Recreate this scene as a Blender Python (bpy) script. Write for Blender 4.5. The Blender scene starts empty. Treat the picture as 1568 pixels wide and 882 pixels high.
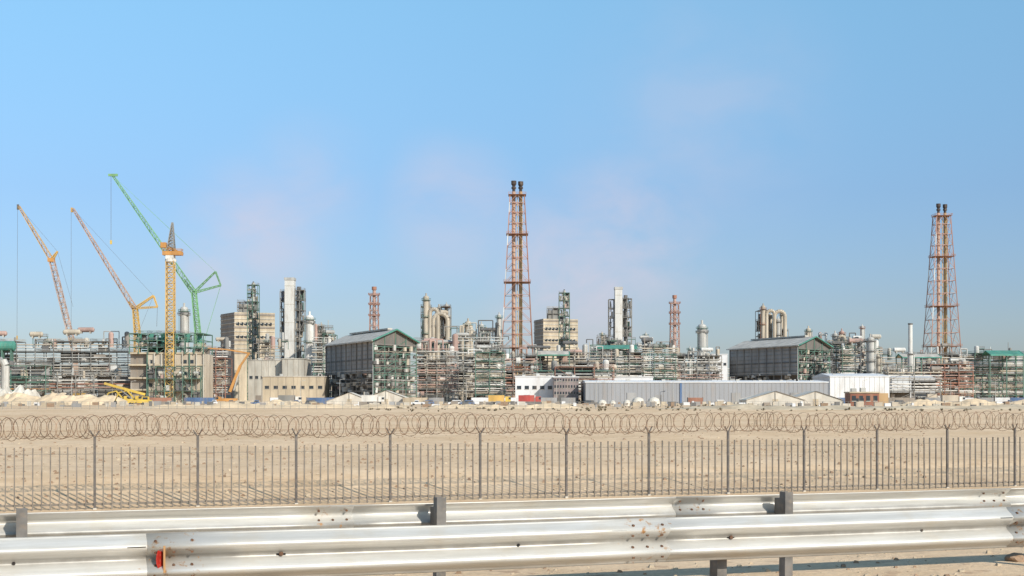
import bpy, bmesh, math, random
from mathutils import Vector, noise
F=2178.0; CX=784.0; HY=610.0; CH=3.2; G=0.8
def X(x,D): return (x-CX)*D/F
def Z(y,D): return CH+(HY-y)*D/F
rnd=random.Random(7)
scene=bpy.context.scene
scene.view_settings.view_transform='Standard'
scene.view_settings.look='None'
scene.view_settings.exposure=0

# ------------------------------------------------------------ materials
MATS={}
def mt(name,col,rough=.7,metal=0.0,var=.3,scale=.25,streak=True,dirt=(.30,.22,.15),dirtamt=.35):
    m=bpy.data.materials.new(name); m.use_nodes=True
    nt=m.node_tree; N=nt.nodes; L=nt.links
    bs=N['Principled BSDF']; bs.inputs['Roughness'].default_value=rough; bs.inputs['Metallic'].default_value=metal
    tc=N.new('ShaderNodeTexCoord'); mp=N.new('ShaderNodeMapping')
    L.new(tc.outputs['Object'],mp.inputs['Vector'])
    mp.inputs['Scale'].default_value=(1,1,.25 if streak else 1)
    n1=N.new('ShaderNodeTexNoise'); n1.inputs['Scale'].default_value=scale; n1.inputs['Detail'].default_value=6
    L.new(mp.outputs[0],n1.inputs['Vector'])
    r=N.new('ShaderNodeValToRGB'); r.color_ramp.elements[0].position=.3; r.color_ramp.elements[1].position=.7
    r.color_ramp.elements[0].color=tuple(c*(1-var) for c in col)+(1,)
    r.color_ramp.elements[1].color=tuple(min(1,c*(1+var*.5)) for c in col)+(1,)
    L.new(n1.outputs['Fac'],r.inputs['Fac'])
    n2=N.new('ShaderNodeTexNoise'); n2.inputs['Scale'].default_value=scale*3.1; n2.inputs['Detail'].default_value=8
    L.new(mp.outputs[0],n2.inputs['Vector'])
    r2=N.new('ShaderNodeValToRGB'); r2.color_ramp.elements[0].position=.52; r2.color_ramp.elements[1].position=.72
    r2.color_ramp.elements[0].color=(0,0,0,1); r2.color_ramp.elements[1].color=(dirtamt,)*3+(1,)
    L.new(n2.outputs['Fac'],r2.inputs['Fac'])
    mx=N.new('ShaderNodeMixRGB'); mx.inputs['Color2'].default_value=dirt+(1,)
    L.new(r2.outputs[0],mx.inputs['Fac']); L.new(r.outputs[0],mx.inputs['Color1'])
    L.new(mx.outputs[0],bs.inputs['Base Color'])
    MATS[name]=m; return m
mt('steel_green',(.085,.17,.13)); mt('steel_teal',(.07,.25,.19)); mt('steel_grey',(.23,.22,.20)); mt('steel_dark',(.13,.125,.12))
mt('equipment_tan',(.47,.40,.31)); mt('insulation_silver',(.48,.46,.42),.5,.15); mt('paint_white',(.66,.63,.58)); mt('concrete',(.50,.46,.39)); mt('concrete_light',(.60,.58,.54),.8,0,.14)
mt('concrete_dark',(.27,.23,.19)); mt('rust_red',(.32,.15,.10)); mt('pipe_pink',(.44,.29,.24)); mt('crane_yellow',(.58,.36,.10)); mt('crane_green',(.18,.38,.17))
mt('crane_orange',(.52,.25,.07)); mt('boom_tan',(.48,.32,.24)); mt('wall_grey',(.29,.285,.28)); mt('wall_mauve',(.26,.21,.20)); mt('roof_light',(.50,.46,.40))
mt('roof_dark',(.15,.135,.12)); mt('tent_white',(.60,.55,.47)); mt('brick_brown',(.26,.10,.06)); mt('paint_blue',(.08,.14,.26)); mt('paint_red',(.40,.06,.05))
mt('paint_yellow',(.62,.42,.07)); mt('glass_dark',(.03,.04,.05),.15,0,.1); mt('rubber',(.03,.03,.03)); mt('flare_tip',(.05,.035,.03)); mt('flare_riser',(.50,.35,.17))
mt('flare_leg',(.44,.23,.16)); mt('stone_tan',(.47,.39,.28)); mt('cladding_grey',(.29,.295,.31),.6,.05,.12,.1); mt('cladding_white',(.66,.66,.66),.6,0,.08,.1)
mt('fence_steel',(.19,.16,.13),.6,.1,.4,3,False); mt('fence_post',(.11,.095,.085),.6,.1,.4,3,False); mt('razor_rust',(.27,.17,.11),.7,.2,.6,4,False)
mt('fill_sand',(.62,.48,.32),1,0,.2,.2,False)
mt('container_ochre',(.40,.26,.13))

# ------------------------------------------------------------ mesh builder
class B:
    def __init__(s,name): s.n=name; s.v=[]; s.f=[]; s.mi=[]; s.ms=[]
    def mid(s,m):
        if m not in s.ms: s.ms.append(m)
        return s.ms.index(m)
    def face(s,pts,m):
        k=len(s.v); s.v+= [tuple(p) for p in pts]; s.f.append(tuple(range(k,k+len(pts)))); s.mi.append(s.mid(m))
    def hexa(s,p,m):
        k=len(s.v); s.v+=[tuple(q) for q in p]; i=s.mid(m)
        for f in ((0,3,2,1),(4,5,6,7),(0,1,5,4),(1,2,6,5),(2,3,7,6),(3,0,4,7)):
            s.f.append(tuple(k+a for a in f)); s.mi.append(i)
    def box(s,x0,x1,y0,y1,z0,z1,m):
        s.hexa([(x0,y0,z0),(x1,y0,z0),(x1,y1,z0),(x0,y1,z0),(x0,y0,z1),(x1,y0,z1),(x1,y1,z1),(x0,y1,z1)],m)
    def beam(s,p,q,w,m,h=None):
        p=Vector(p);q=Vector(q);d=(q-p)
        if d.length<1e-6:return
        d.normalize(); up=Vector((0,0,1)) if abs(d.z)<.95 else Vector((0,1,0))
        a=d.cross(up).normalized(); c=a.cross(d).normalized(); h=h or w
        a*=w/2; c*=h/2
        s.hexa([p-a-c,p+a-c,p+a+c,p-a+c,q-a-c,q+a-c,q+a+c,q-a+c],m)
    def cyl(s,p,q,r,m,r2=None,n=10,caps=True):
        p=Vector(p);q=Vector(q);d=(q-p).normalized(); r2=r if r2 is None else r2
        up=Vector((0,0,1)) if abs(d.z)<.95 else Vector((0,1,0))
        a=d.cross(up).normalized(); c=a.cross(d).normalized()
        k=len(s.v); i=s.mid(m)
        for j in range(n):
            t=2*math.pi*j/n; e=a*math.cos(t)+c*math.sin(t)
            s.v.append(tuple(p+e*r)); s.v.append(tuple(q+e*r2))
        for j in range(n):
            j2=(j+1)%n
            s.f.append((k+2*j,k+2*j2,k+2*j2+1,k+2*j+1)); s.mi.append(i)
        if caps:
            s.f.append(tuple(k+2*j for j in range(n))[::-1]); s.mi.append(i)
            s.f.append(tuple(k+2*j+1 for j in range(n))); s.mi.append(i)
    def dome(s,c,r,m,h=None,n=12):
        h=h or r*.6
        zs=[0,.45,.8,1]; c=Vector(c)
        for a in range(3):
            r0=r*math.cos(zs[a]*math.pi/2); r1=max(.02,r*math.cos(zs[a+1]*math.pi/2))
            s.cyl(c+Vector((0,0,h*math.sin(zs[a]*math.pi/2))),c+Vector((0,0,h*math.sin(zs[a+1]*math.pi/2))),r0,m,r1,n,False)
    def path(s,pts,r,m,n=6):
        for a,b2 in zip(pts[:-1],pts[1:]): s.cyl(a,b2,r,m,n=n,caps=True)
    def arch(s,p,q,r,m,h=None):
        p=Vector(p);q=Vector(q); L=(q-p).length/2; h=h or L
        c=(p+q)/2; e=(p-q)/2; pts=[]
        for j in range(9):
            t=math.pi*j/8; pts.append(c+e*math.cos(t)+Vector((0,0,h*math.sin(t))))
        s.path(pts,r,m,8)
    def build(s,loc=None,rotz=0,local=False,smooth=False):
        me=bpy.data.meshes.new(s.n)
        if loc is None:
            xs=[v[0] for v in s.v]; ys=[v[1] for v in s.v]; zs=[v[2] for v in s.v]
            loc=((min(xs)+max(xs))/2,(min(ys)+max(ys))/2,min(zs))
        vv=s.v if local else [(v[0]-loc[0],v[1]-loc[1],v[2]-loc[2]) for v in s.v]
        me.from_pydata(vv,[],s.f)
        for m in s.ms: me.materials.append(MATS[m])
        me.polygons.foreach_set('material_index',s.mi)
        if smooth: me.polygons.foreach_set('use_smooth',[True]*len(s.f))
        me.update()
        o=bpy.data.objects.new(s.n,me); scene.collection.objects.link(o)
        o.location=loc; o.rotation_euler=(0,0,rotz)
        return o

def lattice(b,p,q,w0,w1,n,t,m,mb=None,xb=True):
    p=Vector(p);q=Vector(q);d=(q-p).normalized(); mb=mb or m
    up=Vector((0,1,0))
    a=d.cross(up).normalized(); c=a.cross(d).normalized()
    def ring(k):
        f=k/n; w=(w0+(w1-w0)*f)/2; o=p.lerp(q,f)
        return [o-a*w-c*w,o+a*w-c*w,o+a*w+c*w,o-a*w+c*w]
    pr=ring(0)
    for k in range(1,n+1):
        r=ring(k)
        for j in range(4):
            j2=(j+1)%4
            b.beam(pr[j],r[j],t,m)
            b.beam(r[j],r[j2],t*.75,mb)
            if xb: b.beam(pr[j],r[j2],t*.6,mb); b.beam(pr[j2],r[j],t*.6,mb)
            else: 
                if (k+j)%2: b.beam(pr[j],r[j2],t*.7,mb)
                else: b.beam(pr[j2],r[j],t*.7,mb)
        pr=r
EQ=['equipment_tan','insulation_silver','steel_grey','concrete','equipment_tan','insulation_silver','steel_dark','steel_dark','pipe_pink','paint_white','concrete_dark']
def vessel_v(b,x,y,z0,z1,r,m):
    b.cyl((x,y,z0),(x,y,z1),r,m,n=12); b.dome((x,y,z1),r,m)
def vessel_h(b,x,y,z,L,r,m):
    b.cyl((x-L/2,y,z),(x+L/2,y,z),r,m,n=12); 
    b.cyl((x-L/2-r*.4,y,z),(x-L/2,y,z),r*.5,m,r,n=12); b.cyl((x+L/2,y,z),(x+L/2+r*.4,y,z),r,m,r*.5,n=12)
    for e in(-.3,.3): b.box(x+L*e-.3,x+L*e+.3,y-r*.8,y+r*.8,z-r*1.5,z-r*.7,'concrete')
def rails(b,x0,x1,y0,y1,z,m='steel_grey',t=.12):
    for zz in(.55,1.1):
        b.beam((x0,y0,z+zz),(x1,y0,z+zz),t,m); b.beam((x0,y1,z+zz),(x1,y1,z+zz),t,m)
        b.beam((x0,y0,z+zz),(x0,y1,z+zz),t,m); b.beam((x1,y0,z+zz),(x1,y1,z+zz),t,m)
    n=max(1,int((x1-x0)/2.5))
    for k in range(n+1):
        xx=x0+(x1-x0)*k/n; b.beam((xx,y0,z),(xx,y0,z+1.1),t,m)
def frame(b,x0,x1,y0,y1,z0,z1,nx,ny,nz,ms='steel_green',t=.4,deck=.7,brace=.4,fill=.6,eq=EQ,rail=True,ragged=0.0,R=rnd):
    xs=[x0+(x1-x0)*i/nx for i in range(nx+1)]; ys=[y0+(y1-y0)*i/ny for i in range(ny+1)]; zs=[z0+(z1-z0)*i/nz for i in range(nz+1)]
    top=[nz-(R.randint(1,max(1,nz//2)) if R.random()<ragged else 0) for _ in range(nx)]
    def th(i): return max(top[min(i,nx-1)],top[max(i-1,0)])
    for i,x in enumerate(xs):
        for y in ys: b.beam((x,y,z0),(x,y,zs[th(i)]),t,ms)
        for k in range(1,th(i)+1): b.beam((x,y0,zs[k]),(x,y1,zs[k]),t*.8,ms)
    for i in range(nx):
        a,c=xs[i],xs[i+1]
        for k in range(1,top[i]+1):
            for y in ys: b.beam((a,y,zs[k]),(c,y,zs[k]),t*.8,ms)
            if R.random()<deck: b.box(a+.05,c-.05,y0-.4,y1+.4,zs[k]+.2,zs[k]+.32,R.choice(['steel_grey','steel_dark',ms]))
            if rail and R.random()<.7: rails(b,a,c,y0-.5,y1+.5,zs[k]+.32,R.choice([ms,'steel_grey','steel_grey','equipment_tan']))
        for k in range(top[i]):
            if R.random()<brace:
                if R.random()<.5: b.beam((a,y0-.1,zs[k]),(c,y0-.1,zs[k+1]),t*.5,ms)
                else: b.beam((c,y0-.1,zs[k]),(a,y0-.1,zs[k+1]),t*.5,ms)
            h=zs[k+1]-zs[k]; w=c-a
            nn=2 if R.random()<fill else 0
            if R.random()<fill: nn+=1
            for _ in range(nn):
                yy=R.uniform(y0+1,y0+(y1-y0)*.7); m=R.choice(eq); q=R.random(); xc=R.uniform(a+.2*w,c-.2*w)
                if q<.25: vessel_h(b,xc,yy,zs[k]+h*.5,w*.55,min(h*.3,w*.25)*R.uniform(.5,1),m)
                elif q<.5: vessel_v(b,xc,yy,zs[k]+.3,zs[k]+h*R.uniform(.5,.9),min(w*.22,2.2)*R.uniform(.4,1),m)
                elif q<.7: b.box(xc-w*.18,xc+w*.18,yy-1,yy+1,zs[k]+.3,zs[k]+h*R.uniform(.3,.8),m)
                else:
                    r=R.uniform(.2,.5); zc=zs[k]+h*R.uniform(.3,.8)
                    b.path([(a-.5,yy,zc),(xc,yy,zc),(xc,yy,zc+h*R.choice([-1,1])*.8)],r,m)
            if R.random()<.35: b.box(a+.3,c-.3,y0+(y1-y0)*.75,y0+(y1-y0)*.8,zs[k]+.4,zs[k+1]-.3,R.choice(['steel_dark','roof_dark','wall_grey']))
def pipes(b,x0,x1,y,z,n,dz,ms,r=(.25,.55),R=rnd):
    for k in range(n):
        rr=R.uniform(*r); b.cyl((x0,y+R.uniform(-1,1),z+k*dz),(x1,y+R.uniform(-1,1),z+k*dz),rr,R.choice(ms),n=8)
def clutter(b,x0,x1,y0,y1,z0,z1,n,R=rnd,eq=EQ):
    for _ in range(n):
        x=R.uniform(x0,x1); y=R.uniform(y0,y1); h=(z1-z0)*R.uniform(.3,1)**1.3; m=R.choice(eq); q=R.random()
        if q<.3: vessel_v(b,x,y,z0,z0+h,R.uniform(.6,1.6),m)
        elif q<.45: vessel_h(b,x,y,z0+h,R.uniform(4,8),R.uniform(.7,1.4),m)
        elif q<.65:
            r=R.uniform(.2,.45); L=R.uniform(-8,8)
            b.path([(x,y,z0),(x,y,z0+h),(x+L,y,z0+h),(x+L,y,z0+h*R.uniform(.1,.7))],r,m)
        elif q<.8:
            b.cyl((x,y,z0),(x,y,z0+h*1.15),R.uniform(.12,.3),m,n=6)
        else:
            w=R.uniform(1.5,4); b.box(x-w,x+w,y-1.5,y+1.5,z0+h*.7,z0+h*.7+.3,R.choice(['steel_green','steel_grey']))
            rails(b,x-w,x+w,y-1.5,y+1.5,z0+h*.7+.3); 
            for e in(-w,w): b.beam((x+e,y,z0),(x+e,y,z0+h*.7),.3,'steel_green')
def column(b,x,y,z0,z1,r,m,plats=4,pm='steel_grey',top=True):
    b.cyl((x,y,z0),(x,y,z1),r,m,n=14); b.dome((x,y,z1),r,m)
    if top: b.cyl((x,y,z1),(x,y,z1+r*1.4),r*.25,m,n=6)
    for k in range(plats):
        z=z1-(z1-z0)*(.03+.8*k/plats); R=r+1.1
        b.cyl((x,y,z),(x,y,z+.2),R,pm,n=12)
        for j in range(10):
            t=2*math.pi*j/10; t2=2*math.pi*(j+1)/10
            p=Vector((x+R*math.cos(t),y+R*math.sin(t),z)); q=Vector((x+R*math.cos(t2),y+R*math.sin(t2),z))
            b.beam(p,p+Vector((0,0,1.2)),.1,pm); b.beam(p+Vector((0,0,1.2)),q+Vector((0,0,1.2)),.12,pm)
    b.beam((x-.3-r,y-r*.5,z0),(x-.3-r,y-r*.5,z1),.15,pm); b.cyl((x+r+.5,y-r*.3,z0),(x+r+.5,y-r*.3,z1*.97),.3,m,n=6)

# ------------------------------------------------------------ ground
TH=math.radians(19.5); dv=Vector((math.cos(TH),math.sin(TH),0)); nv=Vector((-math.sin(TH),math.cos(TH),0))
def smooth(a,b_,x):
    t=max(0,min(1,(x-a)/(b_-a))); return t*t*(3-2*t)
def prof(v):
    if v<25: return 1.6*(1-smooth(14,24,v))
    return G*max(0,min(1,(v-42.5)/5.0)) if v<47 else G*(.9+.1*smooth(47,49,v))
def gh(t,v):
    z=prof(v)
    if v>14:
        z+=.05*noise.noise(Vector((t*.35,v*.35,0)))*smooth(14,18,v)
    if v>50:
        z+= .26*smooth(50,80,v)*noise.noise(Vector((t*.03,v*.05,3)))*(1-smooth(300,420,v))
        z+= .16*smooth(50,60,v)*noise.noise(Vector((t*.12,v*.2,7)))*(1-smooth(200,320,v))
    return z
vs=[-4000,-1500,-400,-120,-60,-30,-15]+[ -9+i*.75 for i in range(0,100)]
while vs[-1]<420: vs.append(vs[-1]*1.02+.2)
while vs[-1]<9000: vs.append(vs[-1]*1.25)
ts=[i*.8 for i in range(0,90)]
while ts[-1]<400: ts.append(ts[-1]*1.03)
while ts[-1]<9000: ts.append(ts[-1]*1.4)
ts=[-t for t in ts[:0:-1]]+ts
gv=[];gf=[]
for v in vs:
    for t in ts:
        p=dv*t+nv*v; gv.append((p.x,p.y,gh(t,v)))
nt_=len(ts)
for i in range(len(vs)-1):
    for j in range(nt_-1):
        k=i*nt_+j; gf.append((k,k+1,k+nt_+1,k+nt_))
me=bpy.data.meshes.new('ground'); me.from_pydata(gv,[],gf); me.polygons.foreach_set('use_smooth',[True]*len(gf)); me.update()
ground=bpy.data.objects.new('ground',me); scene.collection.objects.link(ground)
m=bpy.data.materials.new('desert_sand'); m.use_nodes=True; N=m.node_tree.nodes; L=m.node_tree.links
bs=N['Principled BSDF']; bs.inputs['Roughness'].default_value=1; bs.inputs['Specular IOR Level'].default_value=.1
tc=N.new('ShaderNodeTexCoord')
def nz(scale,det=6,rough=.6,src=None):
    n=N.new('ShaderNodeTexNoise'); n.inputs['Scale'].default_value=scale; n.inputs['Detail'].default_value=det; n.inputs['Roughness'].default_value=rough
    L.new(src or tc.outputs['Object'],n.inputs['Vector']); return n
def ramp(src,a,b_,c0,c1):
    r=N.new('ShaderNodeValToRGB'); r.color_ramp.elements[0].position=a; r.color_ramp.elements[1].position=b_
    r.color_ramp.elements[0].color=c0; r.color_ramp.elements[1].color=c1; L.new(src,r.inputs['Fac']); return r
def mix(f,a,b_,mode='MIX'):
    x=N.new('ShaderNodeMixRGB'); x.blend_type=mode
    for s,inp in((f,0),(a,1),(b_,2)):
        if isinstance(s,(tuple,float,int)): x.inputs[inp].default_value=s
        else: L.new(s,x.inputs[inp])
    return x
base=ramp(nz(.05,8).outputs[0],.35,.65,(.76,.55,.35,1),(.88,.67,.46,1))
med=ramp(nz(.9,8,.7).outputs[0],.35,.7,(.80,.76,.71,1),(1,1,1,1))
c=mix(1.0,base.outputs[0],med.outputs[0],'MULTIPLY')
peb=ramp(nz(3.0,3,.5).outputs[0],.60,.67,(0,0,0,1),(.8,.8,.8,1))
patch=ramp(nz(.12,4).outputs[0],.42,.58,(0,0,0,1),(1,1,1,1))
pm=mix(1.0,peb.outputs[0],patch.outputs[0],'MULTIPLY')
c2=mix(pm.outputs[0],c.outputs[0],(.40,.25,.16,1))
fine=ramp(nz(22,4,.7).outputs[0],.3,.7,(.82,.82,.82,1),(1.0,1.0,1.0,1))
c3=mix(1.0,c2.outputs[0],fine.outputs[0],'MULTIPLY')
L.new(c3.outputs[0],bs.inputs['Base Color'])
bp=N.new('ShaderNodeBump'); bp.inputs['Strength'].default_value=.5; bp.inputs['Distance'].default_value=.08
L.new(nz(6,8,.7).outputs[0],bp.inputs['Height']); L.new(bp.outputs[0],bs.inputs['Normal'])
me.materials.append(m)

# road behind the barrier (where the photographer stands)
mt('asphalt',(.055,.055,.055),.9,0,.25,2,False)
r=B('road')
def strip(b,v0,v1,z,mat,t0=-400,t1=400):
    b.face([dv*t0+nv*v0+Vector((0,0,z)),dv*t1+nv*v0+Vector((0,0,z)),dv*t1+nv*v1+Vector((0,0,z)),dv*t0+nv*v1+Vector((0,0,z))],mat)
strip(r,-8.5,6.5,1.604,'asphalt'); strip(r,6.0,6.15,1.608,'cladding_white'); strip(r,-8.15,-8.0,1.608,'cladding_white')
for k in range(-40,40): strip(r,-1.1,-.95,1.608,'cladding_white',k*9,k*9+3)
r.build()
mt('gravel_stone',(.50,.40,.28),1,0,.3,3,False); mt('gravel_brown',(.30,.20,.13),1,0,.3,3,False)
def stones(name,n,v0,v1,t0,t1,sizes,seed,mats):
    g=B(name); R=random.Random(seed)
    for _ in range(n):
        v=v0+(v1-v0)*R.random()**1.3; t=R.uniform(t0,t1)*(1 if v<30 else v/50); s=R.choice(sizes)
        p=dv*t+nv*v; z=gh(t,v); o=[]
        for (a,b2,c_) in((-1,-1,0),(1,-1,0),(1,1,0),(-1,1,0),(-.6,-.6,1),(.6,-.6,1),(.6,.6,1),(-.6,.6,1)):
            o.append((p.x+a*s*R.uniform(.6,1.2),p.y+b2*s*R.uniform(.6,1.2),z-.008+c_*s*R.uniform(.7,1.3)))
        g.hexa(o,R.choice(mats))
    g.build()
stones('gravel',3600,9.3,20,-6,16,[.008,.01,.012,.015,.02,.02,.03],3,['gravel_stone','gravel_stone','gravel_brown'])
stones('gravel.001',4200,43.5,120,-14,36,[.02,.025,.03,.03,.04,.05,.07],4,['gravel_brown','gravel_brown','gravel_stone'])
bm=bmesh.new(); bmesh.ops.create_icosphere(bm,subdivisions=3,radius=.10)
for v in bm.verts:
    v.co*=1+.35*noise.noise(v.co*14); v.co.z*=.6
me=bpy.data.meshes.new('rock'); bm.to_mesh(me); bm.free(); me.materials.append(MATS['gravel_brown'])
o=bpy.data.objects.new('rock',me); scene.collection.objects.link(o); o.location=(X(1556,14.0),14.0,1.62)

# ------------------------------------------------------------ guard rails
def railmat(name,space,off):
    m=bpy.data.materials.new(name); m.use_nodes=True; N=m.node_tree.nodes; L=m.node_tree.links
    bs=N['Principled BSDF']; bs.inputs['Metallic'].default_value=.25; bs.inputs['Roughness'].default_value=.42
    tc=N.new('ShaderNodeTexCoord'); sp=N.new('ShaderNodeSeparateXYZ'); L.new(tc.outputs['Object'],sp.inputs[0])
    def math_(op,a,b_=None):
        n=N.new('ShaderNodeMath'); n.operation=op
        for s,i in((a,0),(b_,1)):
            if s is None: continue
            if isinstance(s,(int,float)): n.inputs[i].default_value=s
            else: L.new(s,n.inputs[i])
        return n.outputs[0]
    x=math_('ADD',sp.outputs['X'],space*100.5+off); x=math_('DIVIDE',x,space); x=math_('FRACT',x); x=math_('SUBTRACT',x,.5); x=math_('ABSOLUTE',x); x=math_('MULTIPLY',x,space)
    near=N.new('ShaderNodeMapRange'); L.new(x,near.inputs[0]); near.inputs[1].default_value=.12; near.inputs[2].default_value=.30; near.inputs[3].default_value=1; near.inputs[4].default_value=0
    def nz(s,det,mp=None):
        n=N.new('ShaderNodeTexNoise'); n.inputs['Scale'].default_value=s; n.inputs['Detail'].default_value=det; n.inputs['Roughness'].default_value=.65
        L.new(mp or tc.outputs['Object'],n.inputs['Vector']); return n.outputs[0]
    th=math_('MULTIPLY',near.outputs[0],.16); s=math_('ADD',nz(17,5),th)
    rr=N.new('ShaderNodeMapRange'); L.new(s,rr.inputs[0]); rr.inputs[1].default_value=.73; rr.inputs[2].default_value=.82
    mp=N.new('ShaderNodeMapping'); mp.inputs['Scale'].default_value=(.6,1,14); L.new(tc.outputs['Object'],mp.inputs[0])
    cr=N.new('ShaderNodeValToRGB'); cr.color_ramp.elements[0].position=.3; cr.color_ramp.elements[1].position=.7
    cr.color_ramp.elements[0].color=(.44,.42,.38,1); cr.color_ramp.elements[1].color=(.66,.64,.60,1); L.new(nz(1.5,6,mp.outputs[0]),cr.inputs[0])
    st=N.new('ShaderNodeMapRange'); L.new(nz(3.2,7),st.inputs[0]); st.inputs[1].default_value=.52; st.inputs[2].default_value=.75; st.inputs[4].default_value=.5
    m0=N.new('ShaderNodeMixRGB'); L.new(st.outputs[0],m0.inputs[0]); L.new(cr.outputs[0],m0.inputs[1]); m0.inputs[2].default_value=(.50,.42,.31,1)
    # shade painted dark into the valley of the corrugation and along both lips
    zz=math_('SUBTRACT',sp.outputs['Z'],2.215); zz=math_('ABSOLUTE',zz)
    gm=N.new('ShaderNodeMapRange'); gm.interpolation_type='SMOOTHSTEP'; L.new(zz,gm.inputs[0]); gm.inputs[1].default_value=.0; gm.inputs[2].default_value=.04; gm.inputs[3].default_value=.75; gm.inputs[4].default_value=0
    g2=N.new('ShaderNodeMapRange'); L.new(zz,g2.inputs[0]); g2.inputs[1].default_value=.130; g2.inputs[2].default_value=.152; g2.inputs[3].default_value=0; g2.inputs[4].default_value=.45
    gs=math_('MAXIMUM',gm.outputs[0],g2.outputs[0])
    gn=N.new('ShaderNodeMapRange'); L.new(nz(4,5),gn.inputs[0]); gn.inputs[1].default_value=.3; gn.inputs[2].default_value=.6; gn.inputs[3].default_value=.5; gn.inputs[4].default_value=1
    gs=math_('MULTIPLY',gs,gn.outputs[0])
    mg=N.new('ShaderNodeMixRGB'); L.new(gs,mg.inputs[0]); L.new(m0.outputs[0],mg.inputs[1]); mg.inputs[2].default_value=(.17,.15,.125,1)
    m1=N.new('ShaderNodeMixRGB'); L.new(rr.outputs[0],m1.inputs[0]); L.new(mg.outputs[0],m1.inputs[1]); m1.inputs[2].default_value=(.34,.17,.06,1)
    L.new(m1.outputs[0],bs.inputs['Base Color'])
    inv=math_('SUBTRACT',1,rr.outputs[0]); inv=math_('MULTIPLY',inv,.25); L.new(inv,bs.inputs['Metallic'])
    b=N.new('ShaderNodeBump'); b.inputs['Strength'].default_value=.15; b.inputs['Distance'].default_value=.01; L.new(nz(2.2,3),b.inputs['Height']); L.new(b.outputs[0],bs.inputs['Normal'])
    MATS[name]=m
mt('post_galv',(.17,.155,.14),.6,.3,.4,8,False)
mt('bolt_rust',(.13,.06,.03),.8,.1,.4,30,False); mt('reflector_red',(.38,.02,.012),.35,0,.3,20,False)
mt('slot_black',(.012,.01,.01),.9,0,.1,5,False)
def guard(v0,t0,space,postoff,face,ztop,zg,name):
    root=bpy.data.objects.new(name,None); scene.collection.objects.link(root)
    o=dv*t0+nv*v0; root.location=(o.x,o.y,0); root.rotation_euler=(0,0,TH)
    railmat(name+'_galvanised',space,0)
    b=B('w_beam'); K=40; Lx=60; H=.31; i=b.mid(name+'_galvanised')
    def sec(z): return face*.083*math.sin(2*math.pi*z/H)**2
    k0=round(Lx/space)
    for sgm in range(-k0,k0):
        xa=sgm*space-.16; xb=(sgm+1)*space+.16
        lap=.0035*face if sgm%2 else 0
        rs=random.Random(sgm+int(v0*10)); jz=rs.uniform(-.006,.006); jy=rs.uniform(-.006,.006)
        k=len(b.v); M=7
        for q in range(M):
            x=xa+(xb-xa)*q/(M-1)
            for j in range(K+1):
                z=H*j/K; b.v.append((x,sec(z)+lap+jy*math.sin(math.pi*q/(M-1)),ztop-H+z+jz*math.sin(math.pi*q/(M-1))))
        for q in range(M-1):
            for j in range(K):
                a=k+q*(K+1)+j; b.f.append((a,a+K+1,a+K+2,a+1)); b.mi.append(i)
    w=b.build(loc=(0,0,0),local=True,smooth=True); w.parent=root
    so=w.modifiers.new('s','SOLIDIFY'); so.thickness=.004; so.offset=0
    bb=B('bolts')
    for sgm in range(-10,11):
        xs=sgm*space
        for dx in(-.11,.0,.11):
            for z in(.045,.115,.195,.265):
                if dx==0 and z in(.045,.265): continue
                y=sec(z); bb.cyl((xs+dx,y+.0,ztop-H+z),(xs+dx,y-.017,ztop-H+z),.009,'bolt_rust',n=8)
        zz=ztop-H+.155
        xp=xs+postoff
        if face<0:
            bb.cyl((xp,-.002,zz),(xp,-.02,zz),.014,'bolt_rust',n=8); bb.box(xp-.03,xp+.03,-.0065,-.003,zz-.012,zz+.012,'slot_black')
            bb.cyl((xp+1.6,-.002,zz),(xp+1.6,-.012,zz),.011,'slot_black',n=8)
            bb.box(xp-.95,xp-.84,-.0868,-.083,ztop-.079,ztop-.073,'slot_black')
        else:
            bb.box(xp-.03,xp+.03,-.02,-.006,zz-.012,zz+.012,'bolt_rust')
    o2=bb.build(loc=(0,0,0),local=True); o2.parent=root
    pp=B('posts')
    for sgm in range(-14,15):
        x=sgm*space+postoff; rs=random.Random(sgm*3+1); top=ztop+.035+rs.uniform(-.01,.02)
        if face<0:
            top=ztop-.03; pp.box(x-.04,x+.04,.012,.12,ztop-.27,ztop-.04,'post_galv'); yc,yd=.122,.24
        else: pp.box(x-.035,x+.035,-.09,-.006,ztop-.25,ztop-.03,'post_galv'); yc,yd=-.19,-.092
        tl=rs.uniform(-.01,.01)
        def leg(xa,xb,ya,yb,m):
            pp.hexa([(xa,ya,zg-.3),(xb,ya,zg-.3),(xb,yb,zg-.3),(xa,yb,zg-.3),(xa+tl,ya,top),(xb+tl,ya,top),(xb+tl,yb,top),(xa+tl,yb,top)],m)
        leg(x-.042,x-.036,yc,yd,'post_galv'); leg(x-.036,x+.034,yc,yc+.006,'post_galv'); leg(x-.036,x+.034,yd-.006,yd,'post_galv')
    o3=pp.build(loc=(0,0,0),local=True); o3.parent=root
    return root
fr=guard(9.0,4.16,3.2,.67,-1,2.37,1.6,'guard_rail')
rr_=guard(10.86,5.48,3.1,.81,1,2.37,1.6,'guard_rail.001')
b=B('reflector'); zz=2.37-.155
pts=[(-3.262+.048*math.cos(a*math.pi/8+math.pi/2),-.052-.03*math.sin(a*math.pi/8),zz+.082*math.sin(a*math.pi/8+math.pi/2)) for a in range(9)]
b.face(pts,'reflector_red'); b.box(-3.266,-3.254,-.089,-.004,zz-.083,zz+.083,'crane_orange')
o=b.build(loc=(0,0,0),local=True); o.parent=fr

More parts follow.
